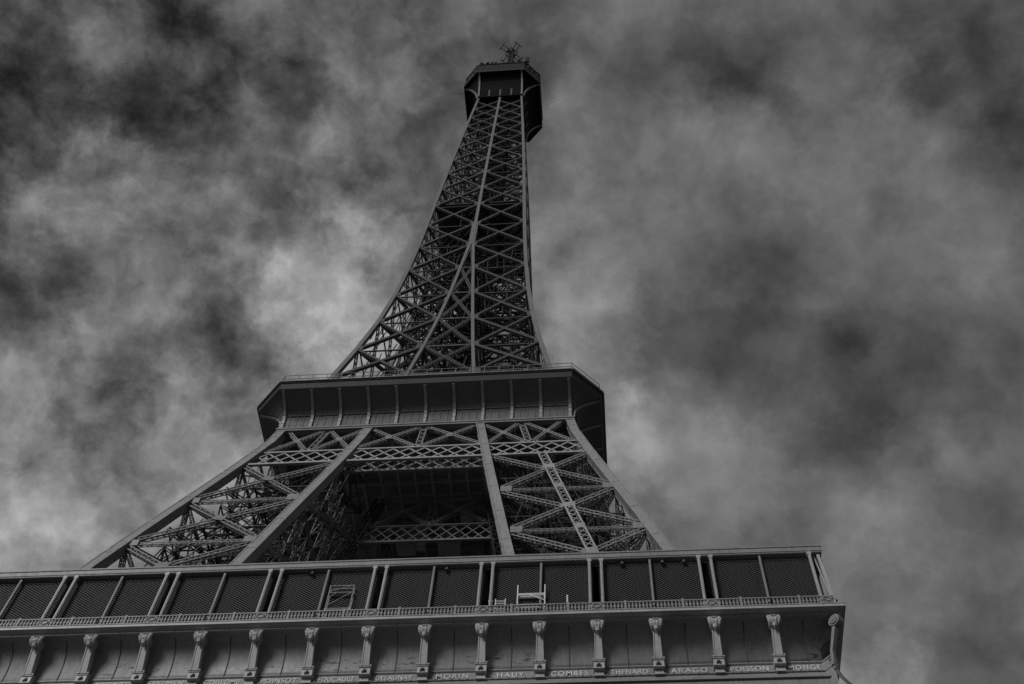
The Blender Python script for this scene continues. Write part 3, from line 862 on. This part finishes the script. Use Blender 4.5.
# brackets
def bracket_mesh():
    b = MB()
    cy, cz_, R0 = -34.52, 57.36, .40
    for (hw, rr) in ((.25, R0), (.31, R0 * .72), (.35, R0 * .36)):      # volute drum with stepped cheeks
        bb = len(b.v); seg = 18
        for x in (-hw, hw):
            for k in range(seg):
                th = 2 * math.pi * k / seg; b.v.append((x, cy + rr * math.cos(th), cz_ + rr * math.sin(th)))
        for k in range(seg): b.f.append((bb + k, bb + (k + 1) % seg, bb + seg + (k + 1) % seg, bb + seg + k))
        b.f.append(tuple(bb + k for k in range(seg))); b.f.append(tuple(bb + seg + k for k in reversed(range(seg))))
    # acanthus leaf: lobes draped over the front of the volute, wide in the middle and drawn to a tip
    for j, x in enumerate((-.36, -.24, -.12, 0, .12, .24, .36)):
        pts = []; rs = []
        for k in range(11):
            t = k / 10; th = math.radians(95 + 165 * t)
            bulge = math.sin(math.pi * min(1, t * .95 + .05))
            rr = R0 + .05 + .10 * bulge - .12 * abs(x)
            pts.append((x * (.62 + .42 * bulge) * (1 - .30 * t), cy + rr * math.cos(th), cz_ + .02 + rr * math.sin(th)))
            rs.append((.09 if j % 2 else .125) * (.5 + .68 * bulge))
        b.tube(pts, rs, 7)
    b.tube([(0, -34.96, 57.05), (0, -34.92, 56.86), (0, -34.74, 56.66)], [.15, .15, .03], 7)
    s0, s1 = V((0, -34.48, 57.15)), V((0, -33.84, 55.20))
    b.bar(s0, s1, .40, .46, (0, -1, .4), .50, .40)
    for q in (-1, 1): b.bar(s0 + V((q * .19, -.20, -.12)), s1 + V((q * .235, -.17, -.05)), .07, .1, (0, -1, .4))
    b.bar((0, -34.05, 57.1), (0, -33.55, 55.3), .26, .5, (0, -1, 0))
    # pedestal with cap, arched niche and knob, then plinth
    b.box(-.42, .42, -34.04, -33.42, 55.14, 55.22); b.box(-.38, .38, -33.99, -33.42, 55.06, 55.14)
    b.box(-.35, -.17, -33.92, -33.42, 54.56, 55.06); b.box(.17, .35, -33.92, -33.42, 54.56, 55.06)
    b.box(-.17, .17, -33.52, -33.42, 54.56, 55.06); b.box(-.17, .17, -33.92, -33.52, 54.97, 55.06)
    for q in (-1, 1): b.bar((q * .18, -33.84, 54.84), (q * .06, -33.84, 54.98), .07, .16)
    b.tube([(0, -33.68, 54.56), (0, -33.70, 54.66), (0, -33.73, 54.75), (0, -33.73, 54.83)], [.11, .05, .08, .02], 8)
    b.box(-.37, .37, -33.95, -33.42, 54.50, 54.56)
    b.box(-.29, .29, -33.66, -33.42, 54.10, 54.50); b.box(-.33, .33, -33.70, -33.42, 54.10, 54.18)
    return b


br0 = bracket_mesh().build('bracket', M_BRACKET, g1)
for i in range(1, 18):
    o = br0 if i == 1 else br0.copy()
    if i > 1: COL.objects.link(o); o.parent = g1
    o.location = (BX[i], 0, 0)
bc = MB()
d_ = V((1, -1, 0)).normalized()
cpt = V((34.68, -34.68, 57.30))
sdv = V((1, 1, 0)).normalized()
for (hw, rr) in ((.24, .44), (.32, .32), (.36, .16)):
    bb = len(bc.v); seg = 18
    for q in (-hw, hw):
        for k in range(seg):
            th = 2 * math.pi * k / seg; bc.v.append(tuple(cpt + sdv * q + d_ * (rr * math.cos(th)) + V((0, 0, rr * math.sin(th)))))
    for k in range(seg): bc.f.append((bb + k, bb + (k + 1) % seg, bb + seg + (k + 1) % seg, bb + seg + k))
    bc.f.append(tuple(bb + k for k in range(seg))); bc.f.append(tuple(bb + seg + k for k in reversed(range(seg))))
bc.bar(cpt - d_ * .1 + V((0, 0, -.25)), V((34.1, -34.1, 55.2)), .34, .26, d_, .30, .2)
bc.bar(V((34.1, -34.1, 55.22)), V((34.02, -34.02, 53.8)), .30, .2, d_, .26, .14)
bc.plate(V((34.02, -34.02, 54.2)), d_, (0, 0, 1), .5, .3, .2)
bc.build('corner_bracket', M_IRON, g1)
fl = MB()     # curved flange that springs from under the corner
fp = [V((o, -o, z)) for o, z in ((33.9, 54.9), (33.98, 54.4), (34.08, 53.8), (34.25, 53.0), (34.5, 52.2), (34.9, 51.3))]
for q in (-.035, .035):
    fl.sheet([[p + sdv * q, p - d_ * .2 + sdv * q] for p in fp])
for p0, p1 in zip(fp, fp[1:]): fl.bar(p0, p1, .16, .05, d_)
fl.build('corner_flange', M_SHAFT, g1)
# ledge
ld = MB()
ld.mitre([(33.3, 57.74), (34.95, 57.74), (35.02, 57.86), (35.18, 57.90), (35.36, 57.95), (35.38, 58.02), (35.38, 58.28), (35.30, 58.34), (33.3, 58.34)])
for z in (57.97, 58.24): ld.mitre([(35.36, z), (35.42, z), (35.42, z + .05), (35.36, z + .05)])
ld.build('ledge', M_BRIGHT, g1)
# balustrade
bl = MB()
Yb = -35.12
for i in range(18):
    for (xa, xb) in ((BX[i], (BX[i] + BX[i + 1]) / 2), ((BX[i] + BX[i + 1]) / 2, BX[i + 1])):
        m = 8
        for j in range(1, m):
            x = xa + (xb - xa) * j / m
            bl.bar((x, Yb, 58.46), (x, Yb, 59.16), .075, .06)
            bl.plate((x, Yb - .01, 58.82), (0, -1, 0), (0, 0, 1), .15, .16, .06)
    xm = (BX[i] + BX[i + 1]) / 2
    bl.box(xm - .08, xm + .08, Yb - .08, Yb + .08, 58.34, 59.34); bl.box(xm - .11, xm + .11, Yb - .1, Yb + .1, 58.34, 58.5)
bl.box(-34.85, 34.85, Yb - .06, Yb + .06, 59.16, 59.25); bl.box(-34.85, 34.85, Yb - .05, Yb + .05, 58.36, 58.46)
for i in range(0, 19, 2):       # medallion panels between the paired posts
    x = min(max(BX[i], -34.4), 34.4)
    bl.box(x - .34, x + .34, Yb - .04, Yb + .04, 58.62, 59.16)
    bl.tube([(x - .26 * math.cos(t_ * math.pi / 8), Yb - .07, 58.89 + .18 * math.sin(t_ * math.pi / 8)) for t_ in range(17)], .035, 5, False)
bl.build('balustrade', M_IRON, g1)
# posts
pb = MB(); pb.bar((0, -34.95, 58.5), (0, -34.95, 63.85), .19, .20); pb.box(-.16, .16, -35.09, -34.80, 58.5, 59.25)
pb.box(-.15, .15, -35.08, -34.81, 63.55, 63.86); pb.bar((0, -35.08, 59.3), (0, -35.06, 63.6), .08, .04)
po = pb.build('post', M_BRIGHT, g1)
pb = MB(); pb.bar((0, -34.80, 58.5), (0, -34.80, 63.85), .15, .15); pb.bar((0, -34.88, 59.3), (0, -34.88, 63.6), .07, .04)
ps = pb.build('post', M_IRON, g1)
first = [True, True]
for i in range(19):
    for x in ([BX[i]] if i % 2 else [BX[i] - .42, BX[i] + .42]):
        if abs(x) > 34.9: continue
        src = ps if i % 2 else po
        if first[i % 2]: o = src; first[i % 2] = False
        else: o = src.copy(); COL.objects.link(o); o.parent = g1
        o.location = (x, 0, 0)
# corner raking strut
ck = MB(); ck.bar((34.9, -34.9, 58.5), (34.75, -34.75, 63.85), .2, .2); ck.bar((34.5, -34.6, 63.7), (34.75, -34.9, 59.3), .09, .09)
ck.build('corner_post', M_BRIGHT, g1)
# diamond mesh screen
ws = MB(); Ym = -34.52
z0, z1 = 58.6, 63.6; x0, x1 = -34.3, 34.3; h = z1 - z0
stp = .32; run = h * 1.55
gaps = [BX[i] for i in range(0, 19, 2)]
def clipseg(xa, xb):
    """drop the part of a wire inside the slots between paired posts"""
    out = []
    lo, hi = (xa, xb) if xa < xb else (xb, xa)
    cuts = sorted([(g_ - .24, g_ + .24) for g_ in gaps])
    cur = max(lo, x0); hi = min(hi, x1)
    for c0, c1 in cuts:
        if c1 <= cur or c0 >= hi: continue
        if c0 > cur: out.append((cur, c0))
        cur = max(cur, c1)
    if cur < hi: out.append((cur, hi))
    return out
x = x0 - run
while x < x1:
    for sg in (1, -1):
        xa = x if sg > 0 else x + run; xb = x + run if sg > 0 else x
        for (c0, c1) in clipseg(xa, xb):
            f0, f1 = (c0 - xa) / (xb - xa), (c1 - xa) / (xb - xa)
            ws.bar((c0, Ym + .03 * sg, z0 + h * f0), (c1, Ym + .03 * sg, z0 + h * f1), .036, .02, cap=False)
    x += stp
ws.box(x0, x1, Ym - .06, Ym + .06, z1, z1 + .10)
ws.box(x0, x1, Ym - .06, Ym + .06, z0 - .08, z0)
ws.build('wire_screen', M_MESH, g1)
# roof edge and soffit
rf = MB()
rf.mitre([(31.0, 63.86), (34.9, 63.86), (34.95, 63.82), (35.0, 63.86), (35.02, 64.36), (35.08, 64.40), (35.08, 64.52), (34.9, 64.56), (31.0, 64.9)])
rf.mitre([(34.99, 63.96), (35.05, 63.96), (35.05, 64.02), (34.99, 64.02)])
rf.build('roof_edge', M_IRON, g1)
it = MB()
it.mitre([(31.0, 58.5), (31.2, 58.5), (31.2, 63.84), (31.0, 63.84)])
for i in range(19):
    x = BX[i]
    if abs(x) < 30.8:
        it.box(x - .18, x + .18, -31.6, -31.25, 58.5, 63.8); it.bar((x, -34.4, 63.7), (x, -31.3, 63.7), .25, .25)
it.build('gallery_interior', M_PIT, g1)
for x in [BX[3] + .9, BX[3] + 2.4, BX[2] + .5, BX[4] + 1.9, BX[7] + .9, BX[9] - 1.2]:
    sf = MB(); sf.tube([(x, -34.75, 63.84), (x, -34.75, 63.6), (x, -34.75, 63.42)], [.05, .12, .17], 10)
    sf.build('ceiling_lamp', M_MESH, g1)
for k in (1, 2, 3): copy_part(g1, k * HP)

# lettering on the front frieze only
NAMES = ['MONGE', 'POISSON', 'ARAGO', 'THENARD', 'COMBES', 'HAUY', 'MORIN', 'DELAUNAY', 'FOUCAULT', 'POINSOT', 'COULOMB', 'EBELMEN', 'VICAT', 'DE PRONY', 'FRESNEL', 'REGNAULT', 'BELGRAND', 'CAUCHY']
deps = None
letters = []
for i, s_ in enumerate(NAMES):
    cu = bpy.data.curves.new('lettering', 'FONT')
    cu.body = s_; cu.size = .57; cu.extrude = .03; cu.offset = .001
    cu.space_character = 1.30 if len(s_) <= 6 else 1.12
    cu.align_x = 'CENTER'; cu.align_y = 'CENTER'
    t = bpy.data.objects.new('lettering', cu); COL.objects.link(t)
    letters.append((i, t))
bpy.context.view_layer.update()
deps = bpy.context.evaluated_depsgraph_get()
for i, t in letters:
    me = bpy.data.meshes.new_from_object(t.evaluated_get(deps))
    me.materials.clear(); me.materials.append(M_GILT)
    xsv = [v.co.x for v in me.vertices]; ysv = [v.co.y for v in me.vertices]
    wid = max(xsv) - min(xsv)
    fit = min(1.0, 2.4 / wid) if i else 2.0 / wid
    cx0 = (max(xsv) + min(xsv)) / 2; cy0 = (max(ysv) + min(ysv)) / 2
    o = bpy.data.objects.new('lettering', me); COL.objects.link(o); o.parent = g1
    for v in me.vertices: v.co = V(((v.co.x - cx0) * fit, -v.co.z * 1.0, (v.co.y - cy0)))
    xc = (BX[i] + BX[i + 1]) / 2 if i > 0 else 32.25
    o.location = (xc, -FR - .015, 54.58)
    cu = t.data
    bpy.data.objects.remove(t); bpy.data.curves.remove(cu)

# first floor deck ring, with pavilions set back
fd = MB()
for k in range(4):
    R_ = Matrix.Rotation(k * HP, 3, 'Z')
    pts = [V((-33.3, -33.3, 57.4)), V((33.3, -33.3, 57.4)), V((12, -12, 57.4)), V((-12, -12, 57.4))]
    b = len(fd.v)
    for dz in (0, .45): fd.v += [tuple(R_ @ (p + V((0, 0, dz)))) for p in pts]
    fd.f += [(b, b + 1, b + 2, b + 3), (b + 7, b + 6, b + 5, b + 4), (b + 3, b + 2, b + 6, b + 7)]
fd.build('first_deck', M_DARK, tower)

# ------------------------------------------------------------------ things left standing on the gallery walk
def scaffold(name, x0, x1, z0, z1, y, label, bars, braces, dep=.7, uprights_above=.35, r=.045, mat=None):
    mat = mat or M_ALU
    e = bpy.data.objects.new(name, None); COL.objects.link(e)
    e.location = ((x0 + x1) / 2, y, z0)
    e['label'] = label; e['category'] = 'scaffold'
    hw = (x1 - x0) / 2; h = z1 - z0
    for yy in (0, dep):
        fr = MB()
        for sx in (-hw, hw):
            fr.tube([(sx, yy, 0), (sx, yy, h + (uprights_above if yy == 0 else 0))], r, 6)
        for q in bars: fr.tube([(-hw, yy, h * q), (hw, yy, h * q)], r, 6)
        fr.build('frame', mat, e)
    pl = MB(); 
    for sx in (-hw, hw):
        for q in bars: pl.tube([(sx, 0, h * q), (sx, dep, h * q)], r * .9, 6)
    pl.build('cross_tube', mat, e)
    for (xa, qa, xb, qb) in braces:
        bz = MB(); bz.tube([(xa * hw, -.04, h * qa), (xb * hw, -.04, h * qb)], r * .8, 6); bz.build('brace', mat, e)
    return e


s1 = scaffold('scaffold', .45, 2.15, 58.51, 62.0, -34.90, 'tall braced mobile scaffold tower standing behind the balustrade, wheels at its foot', (.3, .34, .80, 1.0), ((-1, .4, 1, .8), (-1, .62, -.3, .8), (-1, .82, 1, 1.0)), .30, .05, .035, M_TUBE)
wb = MB()
for q in (-.85, .85):
    wb.tube([(q - .05, -.05, .06), (q + .05, -.05, .06)], .12, 10); wb.bar((q, 0, .1), (q, 0, 1.2), .09, .09)
wb.build('wheels', M_TUBE, s1)
dk2 = MB(); dk2.box(-.82, .82, 0.02, .28, 2.78, 2.84); dk2.build('platform', M_TUBE, s1)
s2 = scaffold('scaffold', 13.78, 15.66, 58.51, 61.0, -34.90, 'wide bright scaffold frame with one slanting brace in front of a gallery post', (.40, .78, .83), ((-.2, .78, 1, .55),), .25, .45, .05)
s3 = scaffold('trestle', 12.28, 12.95, 58.51, 60.0, -34.90, 'low small trestle beside the paired posts, left of the wide scaffold frame', (.45, .62, .80, .95), ((-2.4, .0, -1.6, 1.0), (-2.4, 1.0, -1.9, .4)), .22, .15, .035)
pp = MB(); pp.tube([(0, 0, 0), (0, 0, 1.6)], .055, 8); pp.tube([(0, 0, 1.6), (0, 0, 1.68), (0, 0, 1.8)], [.06, .09, .05], 8)
p1 = pp.build('stub_pole', M_ALU); p1.location = (17.2, -34.9, 58.51)
p1['label'] = 'short pale pole standing alone behind the balustrade, right of the wide scaffold frame'; p1['category'] = 'pole'
